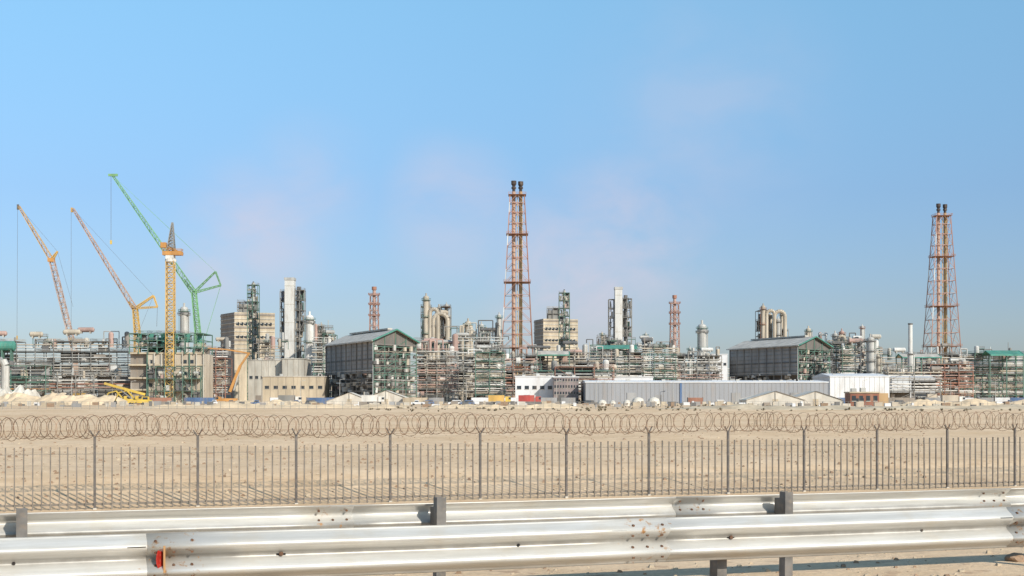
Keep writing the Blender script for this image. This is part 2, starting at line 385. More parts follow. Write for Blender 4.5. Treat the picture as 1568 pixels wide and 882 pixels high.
# ------------------------------------------------------------ fence with razor wire
FV=42.4
def tfor(x,v):
    u=x-CX; D=v/(nv.y+nv.x*u/F); P=Vector((u/F*D,D,0)); return P.dot(dv)
t_first=tfor(145,FV); t_last=tfor(1554,FV); SP=(t_last-t_first)/11
fo=dv*t_first+nv*FV
root=bpy.data.objects.new('palisade_fence',None); scene.collection.objects.link(root); root.location=(fo.x,fo.y,0); root.rotation_euler=(0,0,TH)
b=B('posts'); R=random.Random(11)
for k in range(-14,24):
    x=k*SP; j=R.uniform(-.02,.02)
    b.box(x-.035,x+.035,-.03,.03,-.3,2.08,'fence_post')
    b.beam((x,0,2.06),(x-.13,-.02,2.28+j),.03,'fence_post'); b.beam((x,0,2.06),(x+.13,.02,2.28-j),.03,'fence_post')
    b.box(x-.05,x+.05,-.05,.05,-.25,.06,'concrete')
b.build(loc=(0,0,0),local=True).parent=root
b=B('bars'); nb=12
for k in range(-14*nb,23*nb):
    if k%nb==0: continue
    x=k*SP/nb+R.uniform(-.012,.012); z=1.80+R.uniform(-.02,.02); l=R.uniform(-.012,.012)
    b.beam((x,0,-.02),(x+l,0,z),.038,'fence_steel'); 
b.build(loc=(0,0,0),local=True).parent=root
b=B('cross_rails')
for k in range(-14,23):
    b.box(k*SP+.036,(k+1)*SP-.036,.021,.045,.14,.20,'fence_steel')
    b.box(k*SP+.036,(k+1)*SP-.036,.021,.033,1.60,1.612,'fence_steel')
b.build(loc=(0,0,0),local=True).parent=root
b=B('wires')
for z,y in((2.12,0),(2.27,-.02)):
    b.beam((-14*SP,y,z),(23*SP,y,z),.010,'razor_rust')
b.build(loc=(0,0,0),local=True).parent=root
b=B('razor_coil'); i=b.mid('razor_rust')
x=-14*SP; k=0
while x<23*SP:
    k+=1; x+=.155*R.uniform(.55,1.45)
    rad=.31*R.uniform(.9,1.06); ang=math.radians((50 if k%2 else -50)+R.uniform(-16,16)); cz=2.40+R.uniform(-.05,.04)+.03*math.sin(x*.7); tl=R.uniform(-.15,.15)
    n=20; rr=.0095; kk=len(b.v)
    for j in range(n):
        t=2*math.pi*j/n
        for s in range(3):
            a=2*math.pi*s/3; r_=rad+rr*math.cos(a); px=r_*math.cos(t); pz=r_*math.sin(t)+tl*px; py=rr*math.sin(a)
            b.v.append((x+px*math.sin(ang)-py*math.cos(ang),px*math.cos(ang)+py*math.sin(ang),cz+pz))
    for j in range(n):
        for s in range(3):
            a=kk+j*3+s; a2=kk+j*3+(s+1)%3; c_=kk+((j+1)%n)*3+s; d_=kk+((j+1)%n)*3+(s+1)%3
            b.f.append((a,a2,d_,c_)); b.mi.append(i)
    for j in range(0,n,2):
        t=2*math.pi*(j+.5)/n; px=rad*math.cos(t); pz=rad*math.sin(t)+tl*px
        p=Vector((x+px*math.sin(ang),px*math.cos(ang),cz+pz)); e=Vector((R.uniform(-1,1),R.uniform(-1,1),R.uniform(-1,1))).normalized()*.022
        b.beam(p-e,p+e,.008,'razor_rust')
b.build(loc=(0,0,0),local=True).parent=root

# ------------------------------------------------------------ cranes
def cable(b,p,q,m='steel_dark',t=.10): b.beam(p,q,t,m)
def P(x,y,D): return Vector((X(x,D),D,Z(y,D)))
D=800; s=D/F
b=B('crawler_crane')
lattice(b,P(116,545,D),P(79,398,D),2.6,2.6,18,.32,'boom_tan',xb=False); lattice(b,P(79,398,D),P(29,316,D),2.2,1.0,14,.26,'crane_yellow','boom_tan',xb=False)
lattice(b,P(79,398,D),P(88,385,D),1.6,.6,3,.3,'crane_yellow'); b.box(X(74,D),X(83,D),D-1.6,D+1.6,Z(401,D),Z(395,D),'crane_orange')
for a,c_ in(((29,316),(88,385)),((88,385),(112,470))): cable(b,P(*a,D),P(*c_,D))
cable(b,P(27,318,D),P(26,515,D),t=.12); b.box(X(25.3,D),X(26.9,D),D-.4,D+.4,Z(520,D),Z(514,D),'crane_yellow')
b.beam(P(27.5,321,D),P(27.5,313,D),1.0,'steel_dark')
cb=P(116,545,D); b.box(cb.x-4,cb.x+5,D-3,D+3,G+1.8,G+5.5,'crane_yellow'); b.box(cb.x-5,cb.x+5,D-4,D-2.6,G-.1,G+1.8,'steel_dark'); b.box(cb.x-5,cb.x+5,D+2.6,D+4,G-.1,G+1.8,'steel_dark')
b.beam((cb.x,D,G+5),cb,2.2,'boom_tan'); b.build()
D=790
b=B('crawler_crane.001')
lattice(b,P(210,508,D),P(207,474,D),2.8,2.4,4,.4,'crane_yellow'); lattice(b,P(207,474,D),P(112,320,D),2.6,1.1,24,.28,'boom_tan',xb=False)
lattice(b,P(207,472,D),P(235,453,D),1.2,.8,5,.35,'crane_yellow'); lattice(b,P(207,472,D),P(241,470,D),1.0,.7,5,.3,'crane_yellow'); lattice(b,P(235,453,D),P(241,470,D),.8,.6,3,.25,'crane_yellow')
lattice(b,P(207,474,D),P(197,462,D),1,.6,2,.3,'crane_yellow')
cable(b,P(112,320,D),P(235,453,D)); cable(b,P(241,470,D),P(240,500,D),t=.15); cable(b,P(235,453,D),P(212,510,D))
cable(b,P(109,322,D),P(109,520,D),t=.12); b.box(X(108,D),X(110,D),D-.4,D+.4,Z(524,D),Z(517,D),'crane_yellow'); b.beam(P(110,325,D),P(110,318,D),1.0,'crane_yellow')
cb=P(210,508,D); lattice(b,(cb.x,D,G+4),cb,3,2.8,8,.4,'crane_yellow'); b.box(cb.x-5,cb.x+6,D-3,D+3,G+1.8,G+5.5,'crane_yellow'); b.box(cb.x-5,cb.x+5,D-4,D+4,G-.1,G+1.8,'steel_dark'); b.build()
D=810
b=B('crawler_crane.002')
lattice(b,P(305,530,D),P(297,448,D),3.0,2.4,9,.40,'crane_green'); lattice(b,P(297,448,D),P(172,268,D),2.8,1.0,30,.28,'crane_green',xb=False)
lattice(b,P(297,448,D),P(330,416,D),1.2,.7,6,.24,'crane_green'); lattice(b,P(297,448,D),P(338,437,D),1.2,.8,6,.26,'crane_green'); lattice(b,P(330,416,D),P(338,437,D),.8,.6,4,.22,'crane_green')
lattice(b,P(297,448,D),P(282,428,D),.9,.6,4,.24,'crane_green'); cable(b,P(172,268,D),P(330,416,D),'crane_green',.12); cable(b,P(205,300,D),P(330,416,D),'crane_green',.08)
cable(b,P(338,437,D),P(312,525,D),'crane_green',.2); cable(b,P(170,270,D),P(170,370,D),t=.16); b.box(X(168.8,D),X(171.2,D),D-.5,D+.5,Z(374,D),Z(368,D),'paint_yellow')
b.beam(P(166,268,D),P(180,268,D),1.3,'crane_green'); 
cb=P(305,530,D); lattice(b,(cb.x,D,G+4),cb,3.2,3,8,.42,'crane_green'); b.box(cb.x-5,cb.x+6,D-3,D+3,G+1.8,G+5.5,'crane_green'); b.box(cb.x-5,cb.x+5,D-4,D+4,G-.1,G+1.8,'steel_dark'); b.build()
D=700
b=B('tower_crane')
lattice(b,(X(261,D),D,G-.2),P(261,400,D),3.9,3.7,26,.36,'crane_yellow'); 
b.cyl(P(261,401,D),P(261,396,D),2.6,'paint_white',n=14); b.box(X(250,D),X(279,D),D-2.2,D+2.2,Z(391,D),Z(385,D),'crane_orange'); b.box(X(248,D),X(256,D),D-3,D-.5,Z(380,D),Z(372,D),'crane_orange')
b.beam(P(250,374,D),P(280,390,D),1.3,'crane_orange')
b.beam(P(254,398,D),P(258,408,D),.5,'paint_white'); b.beam(P(270,398,D),P(264,408,D),.5,'paint_white'); b.box(X(255,D),X(267,D),D-2.3,D+2.3,Z(397,D),Z(391.5,D),'paint_white')
lattice(b,P(262,384,D),P(264,341,D),3.6,.6,8,.34,'steel_grey'); rails(b,X(250,D),X(279,D),D-2.3,D+2.3,Z(385,D),'crane_orange',.16)
ja=Vector((X(264,D),D+2,Z(386,D))); jb=Vector((X(266,D+42),D+42,Z(382,D+42))); lattice(b,ja,jb,1.6,1.2,16,.2,'crane_yellow',xb=False); cable(b,P(264,342,D),jb); b.build()

# ------------------------------------------------------------ flare stacks
def flare(name,xc,ytip,ytop,ybase,wt,wb,D,n):
    b=B(name); s=D/F; x=X(xc,D); zt=Z(ytop,D); zb=G-.2
    w0=(wt+(wb-wt)*(HY-ytop)/(ybase-ytop))*s; w1=wt*s
    Zs=[zb+(zt-zb)*(1-(1-k/n)**1.15) for k in range(n+1)]
    prev=None
    for k in range(n+1):
        f=(Zs[k]-zb)/(zt-zb); w=(w0+(w1-w0)*f)/2; r=[Vector((x+a*w,D+c_*w,Zs[k])) for a,c_ in((-1,-1),(1,-1),(1,1),(-1,1))]
        if prev:
            for j in range(4):
                j2=(j+1)%4
                lm='paint_white' if (j in(0,3) and k%3==1) else ('flare_leg' if j in(0,3) else 'rust_red')
                b.beam(prev[j],r[j],.42,lm); b.beam(r[j],r[j2],.26,'flare_leg' if k%2 else 'pipe_pink')
                mid=(r[j]+r[j2])/2; b.beam(prev[j],mid,.22,'pipe_pink' if j%2 else 'flare_leg'); b.beam(prev[j2],mid,.22,'flare_leg')
        prev=r
        if k in(n,n-4,n-8,4):
            b.box(x-w-.9,x+w+.9,D-w-.9,D+w+.9,Zs[k]-.1,Zs[k]+.1,'rust_red'); rails(b,x-w-.9,x+w+.9,D-w-.9,D+w+.9,Zs[k]+.1,'flare_leg',.13)
    for j,dx in enumerate((-.24,.24)):
        xx=x+dx*w1; b.cyl((xx,D,zb),(xx,D,zt+2),1.0,'flare_riser' if j else 'boom_tan',n=10)
        zt2=Z(ytip+(0 if j==0 else 1),D); b.cyl((xx,D,zt+2),(xx,D,zt2-2.8),.85,'flare_tip',n=10); b.cyl((xx,D,zt2-2.8),(xx,D,zt2-1.8),.9,'flare_tip',1.5,n=10); b.cyl((xx,D,zt2-1.8),(xx,D,zt2),1.45,'flare_tip',n=10)
        b.cyl((xx,D,zt+3.5),(xx,D,zt+4.6),1.3,'flare_tip',n=10)
        for k in range(3,n): b.cyl((xx,D,Zs[k]-.3),(xx,D,Zs[k]+.3),1.25,'rust_red',n=8)
    for dx,mm in((0,'crane_yellow'),(.42,'flare_riser'),(-.44,'rust_red')): b.cyl((x+dx*w1*.8,D-1.4,zb),(x+dx*w1*.8,D-1.4,zt),.22,mm,n=6)
    for k in range(2,n): b.box(x-1.7,x+1.7,D-1.6,D-1.4,Zs[k]-.1,Zs[k]+.1,'flare_leg')
    b.build()
flare('flare_stack',792,277,299,560,22,50,790,17)
flare('flare_stack.001',1442,312,331,560,21,48,900,15)
def smallstack(name,xc,yt,D,w=13):
    b=B(name); x=X(xc,D); s=D/F
    lattice(b,(x,D,G),(x,D,Z(yt+13,D)),w*s*1.25,w*s*.9,14,.42,'rust_red','pipe_pink'); b.cyl((x,D,G),(x,D,Z(yt+2,D)),1.2,'pipe_pink',n=10)
    b.cyl((x,D,Z(yt+5,D)),(x,D,Z(yt,D)),1.8,'rust_red',n=10)
    for y in(yt+13,yt+28,yt+45): b.box(x-w*s*.65,x+w*s*.65,D-3,D+3,Z(y,D),Z(y,D)+.3,'rust_red'); rails(b,x-w*s*.65,x+w*s*.65,D-3,D+3,Z(y,D)+.3,'rust_red',.2)
    b.build()
smallstack('vent_stack',573,439,1050); smallstack('vent_stack.001',1033,452,1150)

# ------------------------------------------------------------ buildings
def s_(D): return D/F
def obuild(name,xc,xl,xr,Dc,Dl,Dr,ytop,wall,shaded_wall,bands=None,stripe=None):
    b=B(name); C=Vector((X(xc,Dc),Dc,0)); Lf=Vector((X(xl,Dl),Dl,0)); Rt=Vector((X(xr,Dr),Dr,0)); Bk=Lf+Rt-C; z=Z(ytop,Dc)
    up=lambda p,zz: Vector((p.x,p.y,zz))
    b.face([up(C,G-.5),up(Rt,G-.5),up(Rt,z),up(C,z)],wall); b.face([up(Lf,G-.5),up(C,G-.5),up(C,z),up(Lf,z)],shaded_wall)
    b.face([up(Rt,G-.5),up(Bk,G-.5),up(Bk,z),up(Rt,z)],wall); b.face([up(Bk,G-.5),up(Lf,G-.5),up(Lf,z),up(Bk,z)],shaded_wall); b.face([up(p,z) for p in(C,Rt,Bk,Lf)],'roof_light')
    o=(C-Bk).normalized()*.25
    if bands:
        zz=z-1.5; k=0
        while zz>z-bands*s_(Dc):
            for A,E in((C,Rt),(C,Lf)):
                b.beam(up(A+o,zz),up(E+o,zz),.5,'concrete_dark' if k%3==0 else stripe,1.3 if k%3==0 else .5)
            zz-=3.0; k+=1
    return b,C,Lf,Rt,Bk,z
for nm,xc,xl,xr,yt,D,stx in(('boiler_house',359,338,421,478,1000,(362,382,464)),('boiler_house.001',832,818,885,488,1150,(840,858,474))):
    b,C,Lf,Rt,Bk,z=obuild(nm,xc,xl,xr,D,D+26,D+10,yt,'stone_tan','concrete_dark',66,'concrete')  # left and back walls in a darker colour: painted shade, away from the sun
    b.box(X(stx[0],D),X(stx[1],D),D+9,D+20,z-.2,Z(stx[2],D),'steel_grey'); rails(b,X(stx[0],D),X(stx[1],D),D+9,D+20,Z(stx[2],D),'steel_dark',.25)
    frame(b,X(stx[0]-2,D),X(stx[1]+8,D),D+8,D+14,z,Z(stx[2]-3,D),3,1,2,'steel_grey',.4,fill=.3)
    for k in range(9):
        t=.08+.1*k; p=C.lerp(Rt,t); b.box(p.x-1.2,p.x+1.2,p.y-.45,p.y-.1,z-9,z-7,'glass_dark'); b.box(p.x-1.2,p.x+1.2,p.y-.45,p.y-.1,z-18,z-16.4,'glass_dark')
    b.build()
def lattower(name,x0,x1,yt,D,ms='steel_green',n=9,core='equipment_tan',seed=1):
    b=B(name); R=random.Random(seed); frame(b,X(x0,D),X(x1,D),D-3,D+3,G,Z(yt,D),2,1,n,ms,.42,deck=.9,brace=.8,fill=.75,R=R)
    xm=X((x0+x1)/2,D); b.cyl((xm,D,G),(xm,D,Z(yt-4,D)),1.1,core,n=10); b.cyl((xm,D,Z(yt-2,D)),(xm,D,Z(yt-6,D)),.5,'steel_dark',n=6); b.build()
lattower('elevator_tower',380,396,437,960,'steel_green',14,'insulation_silver',1)
lattower('elevator_tower.001',856,872,449,1100,'steel_green',14,'insulation_silver',2)
def concrete_stack(name,x0,x1,yt,D,la,lb,ra,rb,seed):
    b=B(name); R=random.Random(seed)
    b.box(X(x0,D),X(x1,D),D-6,D+2,G-.3,Z(yt,D),'concrete_light'); b.box(X(x0,D)-.3,X(x1,D)+.3,D-6.3,D+2.3,Z(yt+3,D),Z(yt,D)+.4,'insulation_silver')
    for y in range(int(yt)+12,600,28): b.box(X(x0,D)-.08,X(x1,D)+.08,D-6.08,D+2.08,Z(y,D),Z(y,D)+.3,'concrete')
    frame(b,X(la[0],D),X(la[1]-1,D),D-3,D+3,G,Z(lb,D),1,1,11,'steel_grey',.5,fill=.9,R=R,eq=['steel_dark','steel_grey','paint_blue','equipment_tan'])
    frame(b,X(ra[0]+1,D),X(ra[1],D),D-3,D+3,G,Z(rb,D),2,1,11,'steel_grey',.42,fill=.9,R=R,eq=['steel_dark','steel_grey','steel_green','equipment_tan'])
    b.cyl((X(ra[0]+6,D),D,G),(X(ra[0]+6,D),D,Z(rb-6,D)),1.4,'steel_dark'); b.build()
concrete_stack('prilling_tower',438,452,427,930,(430,437),447,(452,467),445,3)
concrete_stack('prilling_tower.001',941,952,441,1050,(932,941),459,(952,967),458,4)
def silo(name,xc,w,yt,D,m='insulation_silver'):
    b=B(name); x=X(xc,D); r=w*D/F/2; column(b,x,D,G,Z(yt+4,D),r,m,3,'steel_green'); b.box(x-r*1.3,x+r*1.3,D-r,D+r,Z(yt+14,D),Z(yt+13,D),'steel_grey'); rails(b,x-r*1.3,x+r*1.3,D-r*1.2,D+r*1.2,Z(yt+13,D),'steel_dark',.2); b.build()
silo('silo',474,13,482,880,'paint_white'); silo('silo.001',1075,14,496,1000); silo('silo.002',282,13,469,860)
b=B('chimney'); D=800; x=X(1394,D); b.cyl((x,D,G),(x,D,Z(497,D)),1.35,'concrete_light',1.15,n=14); b.cyl((x,D,Z(497,D)),(x,D,Z(495,D)),1.4,'steel_dark',n=14); column(b,x,D,G,Z(540,D),1.5,'paint_white',2,'steel_grey',False); b.build()

def hall(name,xc,xl,xr,Dc,Dl,Dr,yeave,yapex,ybot,seed):
    b=B(name); R=random.Random(seed); C=Vector((X(xc,Dc),Dc,0)); Lf=Vector((X(xl,Dl),Dl,0)); Rt=Vector((X(xr,Dr),Dr,0)); Bk=Lf+Rt-C
    ze=Z(yeave,Dc); za=Z(yapex,Dc+15); zb=G
    up=lambda p,zz: Vector((p.x,p.y,zz)); U=(Lf-C); V=(Rt-C); un=U.normalized(); vn=V.normalized()
    ov=un*-2.2; ovb=un*2.2; m1=C+V/2
    for side,(A,Bp) in enumerate(((C-vn*2,m1),(m1,Rt+vn*2))):
        za_,zb_=(ze-.6,za) if side==0 else (za,ze-.6)
        q=[up(A+ov,za_),up(Bp+ov,zb_),up(Bp+U+ovb,zb_),up(A+U+ovb,za_)]
        b.hexa([p-Vector((0,0,.5)) for p in q]+q,'roof_light')
        b.beam(up(A+ov-un*.2,za_-.2),up(Bp+ov-un*.2,zb_-.2),.5,'steel_teal',.6)
    b.beam(up(C-vn*2.2+ov,ze-.9),up(Lf-vn*2.2+ovb,ze-.9),.4,'roof_light',.7)
    b.beam(up(m1+U*.1,za+.5),up(m1+U*.9,za+.5),2.4,'roof_light',.8)
    i0=C+un*3+vn*3; zc=ze-1.5
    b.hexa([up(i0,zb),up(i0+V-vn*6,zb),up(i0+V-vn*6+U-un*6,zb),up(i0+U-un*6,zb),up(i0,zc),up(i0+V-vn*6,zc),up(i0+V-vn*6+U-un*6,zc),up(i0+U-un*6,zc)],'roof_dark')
    zm=zb+(ze-zb)*.48; o=(-vn)*.15
    b.hexa([up(C+o,zm),up(Lf+o,zm),up(Lf-o,zm),up(C-o,zm),up(C+o,ze-1),up(Lf+o,ze-1),up(Lf-o,ze-1),up(C-o,ze-1)],'wall_grey')
    for k in range(7):
        zz=zm+(ze-1-zm)*k/7; b.beam(up(C-vn*.4,zz),up(Lf-vn*.4,zz),.3,'steel_dark' if k in(3,) else 'steel_grey',.9 if k==3 else .25)
    nb=9
    for k in range(nb+1):
        p=C+U*k/nb; b.beam(up(p-vn*.5,zb),up(p-vn*.5,ze-1),.45,'steel_grey' if k%2 else 'wall_grey')
    for k in range(6):
        zz=zb+(zm-zb)*k/5
        b.beam(up(C-vn*.6,zz),up(Lf-vn*.6,zz),.5,'steel_grey')
        if k%2: b.beam(up(C-vn*.9,zz+1.2),up(Lf-vn*.9,zz+1.2),.25,'paint_white')
    for k in range(60):
        p=C+U*R.random()-vn*R.uniform(.2,1.5); zz=zb+(zm-zb)*R.random(); m=R.choice(EQ)
        w=R.uniform(.4,1.5); b.box(p.x-w,p.x+w,p.y-w,p.y+w,zz,zz+R.uniform(.6,2.5),m)
    nb=4
    for k in range(nb+1):
        p=C+V*k/nb-un*.4; f=1-abs(k/nb-.5)*2; b.beam(up(p,zb),up(p,ze-1+(za-ze)*f),.45,'steel_green')
    nl=9
    for k in range(1,nl):
        zz=zb+(ze-zb)*k/nl; b.beam(up(C-un*.4,zz),up(Rt-un*.4,zz),.35,'steel_green'); 
        for q in range(nb):
            if R.random()<.5: 
                a=C+V*q/nb-un*.5; e=C+V*(q+1)/nb-un*.5; b.beam(up(a,zz),up(e,zz+(ze-zb)/nl),.25,'steel_green')
            for _ in range(2):
                p=C+V*(q+R.random())/nb-un*R.uniform(-2,1.5); w=R.uniform(.3,1.3)
                if R.random()<.8: b.cyl((p.x,p.y,zz-1.8),(p.x,p.y,zz+R.uniform(-.5,1.5)),w,R.choice(EQ+['steel_green','steel_grey']),n=8)
        b.beam(up(C-un*1.2,zz+1.1),up(Rt-un*1.2,zz+1.1),.2,R.choice(['paint_white','steel_green','equipment_tan','steel_grey']))
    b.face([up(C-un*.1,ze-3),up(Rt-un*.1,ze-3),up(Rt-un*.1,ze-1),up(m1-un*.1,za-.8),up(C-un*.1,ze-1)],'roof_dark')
    b.build()
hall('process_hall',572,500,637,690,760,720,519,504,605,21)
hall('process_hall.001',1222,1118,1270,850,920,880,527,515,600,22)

def simple(name,x0,x1,yt,D,dep,wall,roof='roof_light',win=None,door=True,trim='steel_dark',ribs=0,gable=0):
    b=B(name); a,c_=X(x0,D),X(x1,D); z=Z(yt,D)
    b.box(a,c_,D,D+dep,G-.3,z,wall); b.box(a-.3,c_+.3,D-.3,D+dep+.3,z,z+.45,roof)
    if gable:
        q=[(a-.3,D-.3,z+.45),(c_+.3,D-.3,z+.45),(c_+.3,D+dep/2,z+.45+gable),(a-.3,D+dep/2,z+.45+gable)]; b.face(q,roof)
        q=[(a-.3,D+dep+.3,z+.45),(c_+.3,D+dep+.3,z+.45),(c_+.3,D+dep/2,z+.45+gable),(a-.3,D+dep/2,z+.45+gable)]; b.face(q,roof)
        for xx in(a-.3,c_+.3): b.face([(xx,D-.3,z+.45),(xx,D+dep+.3,z+.45),(xx,D+dep/2,z+.45+gable)],wall)
    if ribs:
        for k in range(ribs+1):
            xx=a+(c_-a)*k/ribs; b.box(xx-.08,xx+.08,D-.08,D,G,z,trim)
    if win:
        nx,ny=win
        for i in range(nx):
            for j in range(ny):
                xx=a+(c_-a)*(i+.5)/nx; zz=G+(z-G)*(j+.6)/ny; w=min(1.1,(c_-a)/nx*.28); h=min(.8,(z-G)/ny*.22)
                b.box(xx-w,xx+w,D-.06,D+.1,zz-h,zz+h,'glass_dark'); b.box(xx-w-.1,xx+w+.1,D-.18,D,zz-h-.18,zz-h,'concrete')
    if door:
        b.box(a+(c_-a)*.3-1.5,a+(c_-a)*.3+1.5,D-.07,D+.1,G,G+min(4,(z-G)*.6),trim)
    for k in range(max(2,int((c_-a)/9))):
        xx=rnd.uniform(a+1,c_-1.5); b.box(xx-.8,xx+.8,D+dep*.3,D+dep*.3+1.5,z+.45,z+.45+rnd.uniform(.6,1.4),'insulation_silver')
    return b
simple('utility_building',380,432,552,760,30,'concrete','roof_light',(6,1),True,'concrete_dark',5).build()
simple('utility_building.001',432,466,550,755,25,'concrete','concrete',None,True,'concrete_dark',4).build()
simple('utility_building.002',402,497,577,720,20,'stone_tan','roof_light',(7,1),True,'concrete_dark',8).build()
simple('control_building',848,886,578,660,24,'wall_mauve','cladding_white',(9,4)).build()
simple('office_building',789,848,577,670,24,'cladding_white','cladding_white',(5,1)).build()
b=simple('warehouse',897,1268,586,640,45,'cladding_grey','cladding_white',None,True,'wall_grey',56,.9)
b.box(X(1041,640),X(1044,640),639.6,640,G,Z(587,640),'paint_blue')
for xx in(960,1120,1210): b.box(X(xx,640),X(xx+14,640),639.75,640,G,G+5,'wall_grey')
b.build()
simple('warehouse.001',1271,1362,577,690,40,'cladding_white','cladding_white',None,True,'insulation_silver',12,1.5).build()
simple('warehouse.002',1366,1432,580,720,30,'cladding_white','cladding_white',None,True,'insulation_silver',8,1.5).build()
simple('storage_building',1090,1114,543,900,30,'cladding_white','cladding_white',(3,2)).build()
simple('storage_building.001',915,1000,578,720,20,'cladding_white','cladding_white',(8,1)).build()

b=B('construction_building'); D=700
b.box(X(226,D),X(312,D),D,D+22,G-.3,Z(542,D),'equipment_tan'); b.box(X(198,D),X(226,D),D+2,D+22,G-.3,Z(540,D),'concrete_dark')
for y in(542,560,580,598): b.box(X(197,D),X(313,D),D-.5,D+1.9,Z(y,D),Z(y,D)+.8,'stone_tan')
for k in range(9):
    xx=X(226,D)+(X(312,D)-X(226,D))*k/8; b.beam((xx,D-.6,G),(xx,D-.6,Z(541,D)),.5,'steel_green' if k%3==0 else 'concrete')
for i in range(8):
    for j in range(3):
        if rnd.random()<.45: 
            xx=X(231+i*10.5,D); zz=Z(556+j*18,D); b.box(xx-.8,xx+.8,D-.1,D+.1,zz-.2,zz+1.6,'glass_dark')
frame(b,X(199,D),X(312,D),D-1,D+20,Z(542,D),Z(511,D),8,1,3,'steel_green',.45,deck=.3,brace=.3,fill=.35,R=random.Random(8),eq=['steel_teal','steel_green','steel_teal','equipment_tan'])
for k in range(1,12,2): 
    xx=X(201+k*9.3,D); b.box(xx-1.1,xx+1.1,D+3,D+4,Z(524,D),Z(511,D),'steel_teal')
frame(b,X(228,D),X(310,D),D-4,D-1,G,Z(562,D),6,1,3,'steel_green',.3,deck=.3,brace=.7,fill=.2,rail=False,R=random.Random(9)); b.build()

# ------------------------------------------------------------ pipe racks and process units
def rack(name,x0,x1,yt,D,dep,nz,seed,ms='steel_green',pm=('paint_white','insulation_silver','equipment_tan'),fill=.5,np=3,ragged=.3,extra=8,eq=EQ,bay=9,t=.36):
    b=B(name); R=random.Random(seed); a,c_=X(x0,D),X(x1,D); z=Z(yt,D); nx=max(2,int((c_-a)/bay))
    frame(b,a,c_,D,D+dep,G,z,nx,1,nz,ms,t,deck=.55,brace=.4,fill=fill,R=R,ragged=ragged,eq=eq)
    for k in range(1,nz):
        zz=G+(z-G)*k/nz; pipes(b,a-1,c_+1,D+1,zz+.9,np,(z-G)/nz/(np+.8),pm,(.18,.42),R=R)
    if extra: clutter(b,a,c_,D+dep*.2,D+dep,G+(z-G)*.9,z+(z-G)*.22,extra,R,eq)
    b.build()
rack('pipe_rack',-60,196,523,740,14,6,31,'steel_grey',('paint_white','insulation_silver','paint_white','equipment_tan'),.55,3,.1,30)
rack('pipe_rack.001',-50,70,560,700,8,3,32,'steel_green',('crane_orange','insulation_silver','steel_green','paint_white'),.3,3,.2,4)
rack('pipe_rack.002',60,200,575,705,8,2,33,'steel_grey',('rust_red','insulation_silver','paint_white'),.4,3,.1,3)
b=B('storage_tank'); D=735; b.cyl((X(0,D),D,Z(530,D)),(X(22,D),D,Z(530,D)),2.6,'steel_teal',n=16); b.cyl((X(22,D),D,Z(530,D)),(X(24,D),D,Z(530,D)),2.6,'steel_teal',1.2,n=16)
for xx in(4,18): b.box(X(xx,D)-.4,X(xx,D)+.4,D-1.5,D+1.5,G,Z(533,D),'steel_green')
b.build()
b=B('ventilation_duct'); D=690; b.path([(X(-6,D),D,Z(556,D)),(X(4,D),D,Z(552,D)),(X(8,D),D,Z(560,D)),(X(8,D),D,G)],2.0,'insulation_silver',12); b.build()
rack('process_unit',316,345,535,760,18,6,41,'rust_red',fill=.9,extra=10,bay=6)
rack('process_unit.001',396,432,525,900,14,6,42,'steel_grey',fill=.8,extra=10)
rack('process_unit.002',480,512,512,860,14,7,43,fill=.8,extra=8)
rack('process_unit.003',638,700,530,720,18,8,44,'steel_grey',('pipe_pink','paint_white','insulation_silver','pipe_pink'),.95,2,.5,20,['pipe_pink','paint_white','insulation_silver','steel_grey','pipe_pink','steel_dark'],5)
rack('process_unit.004',690,770,512,780,20,9,45,'steel_grey',('insulation_silver','equipment_tan','paint_white'),.95,2,.55,26,bay=6)
rack('process_unit.005',728,772,540,700,12,6,46,'steel_green',fill=.9,extra=10,bay=5)
rack('process_unit.006',768,822,545,740,14,6,47,'steel_grey',('pipe_pink','rust_red','equipment_tan'),.9,2,.4,14,bay=6)
rack('pipe_rack.003',818,985,540,800,16,5,48,'steel_grey',fill=.7,extra=22,bay=7)
rack('pipe_rack.004',820,940,562,700,10,3,49,'rust_red',('paint_white','insulation_silver','equipment_tan','steel_green'),.5,3,.2,8)
rack('process_unit.007',905,995,528,860,16,6,50,'steel_green',fill=.7,extra=14,bay=7)
rack('process_unit.008',985,1035,530,800,16,7,51,'steel_green',fill=.9,extra=18,bay=6)
rack('process_unit.009',1030,1105,545,820,16,6,52,'steel_grey',('pipe_pink','insulation_silver','paint_white'),.9,2,.4,20,bay=6)
rack('process_unit.010',1236,1312,525,960,18,7,53,'steel_grey',fill=.9,extra=24,bay=7)
rack('process_unit.011',1290,1350,532,840,16,7,54,'steel_green',fill=.9,extra=16,bay=6)
rack('pipe_rack.005',1345,1480,543,860,12,5,55,'steel_grey',('roof_light','insulation_silver','equipment_tan'),.6,3,.2,16,bay=8)
rack('process_unit.012',1425,1490,558,760,14,5,56,'rust_red',('pipe_pink','paint_white','rust_red'),.8,2,.4,12,bay=6)
rack('process_unit.013',1472,1640,541,780,20,7,57,'steel_green',fill=.6,extra=18,bay=7)
rack('pipe_rack.006',1360,1440,565,700,8,3,58,'steel_grey',fill=.5,extra=6)
rack('pipe_rack.007',-80,420,560,1100,14,3,59,'steel_grey',fill=.6,extra=20,bay=14)
rack('pipe_rack.008',620,1680,560,1150,14,4,60,'steel_grey',fill=.7,extra=60,bay=14)
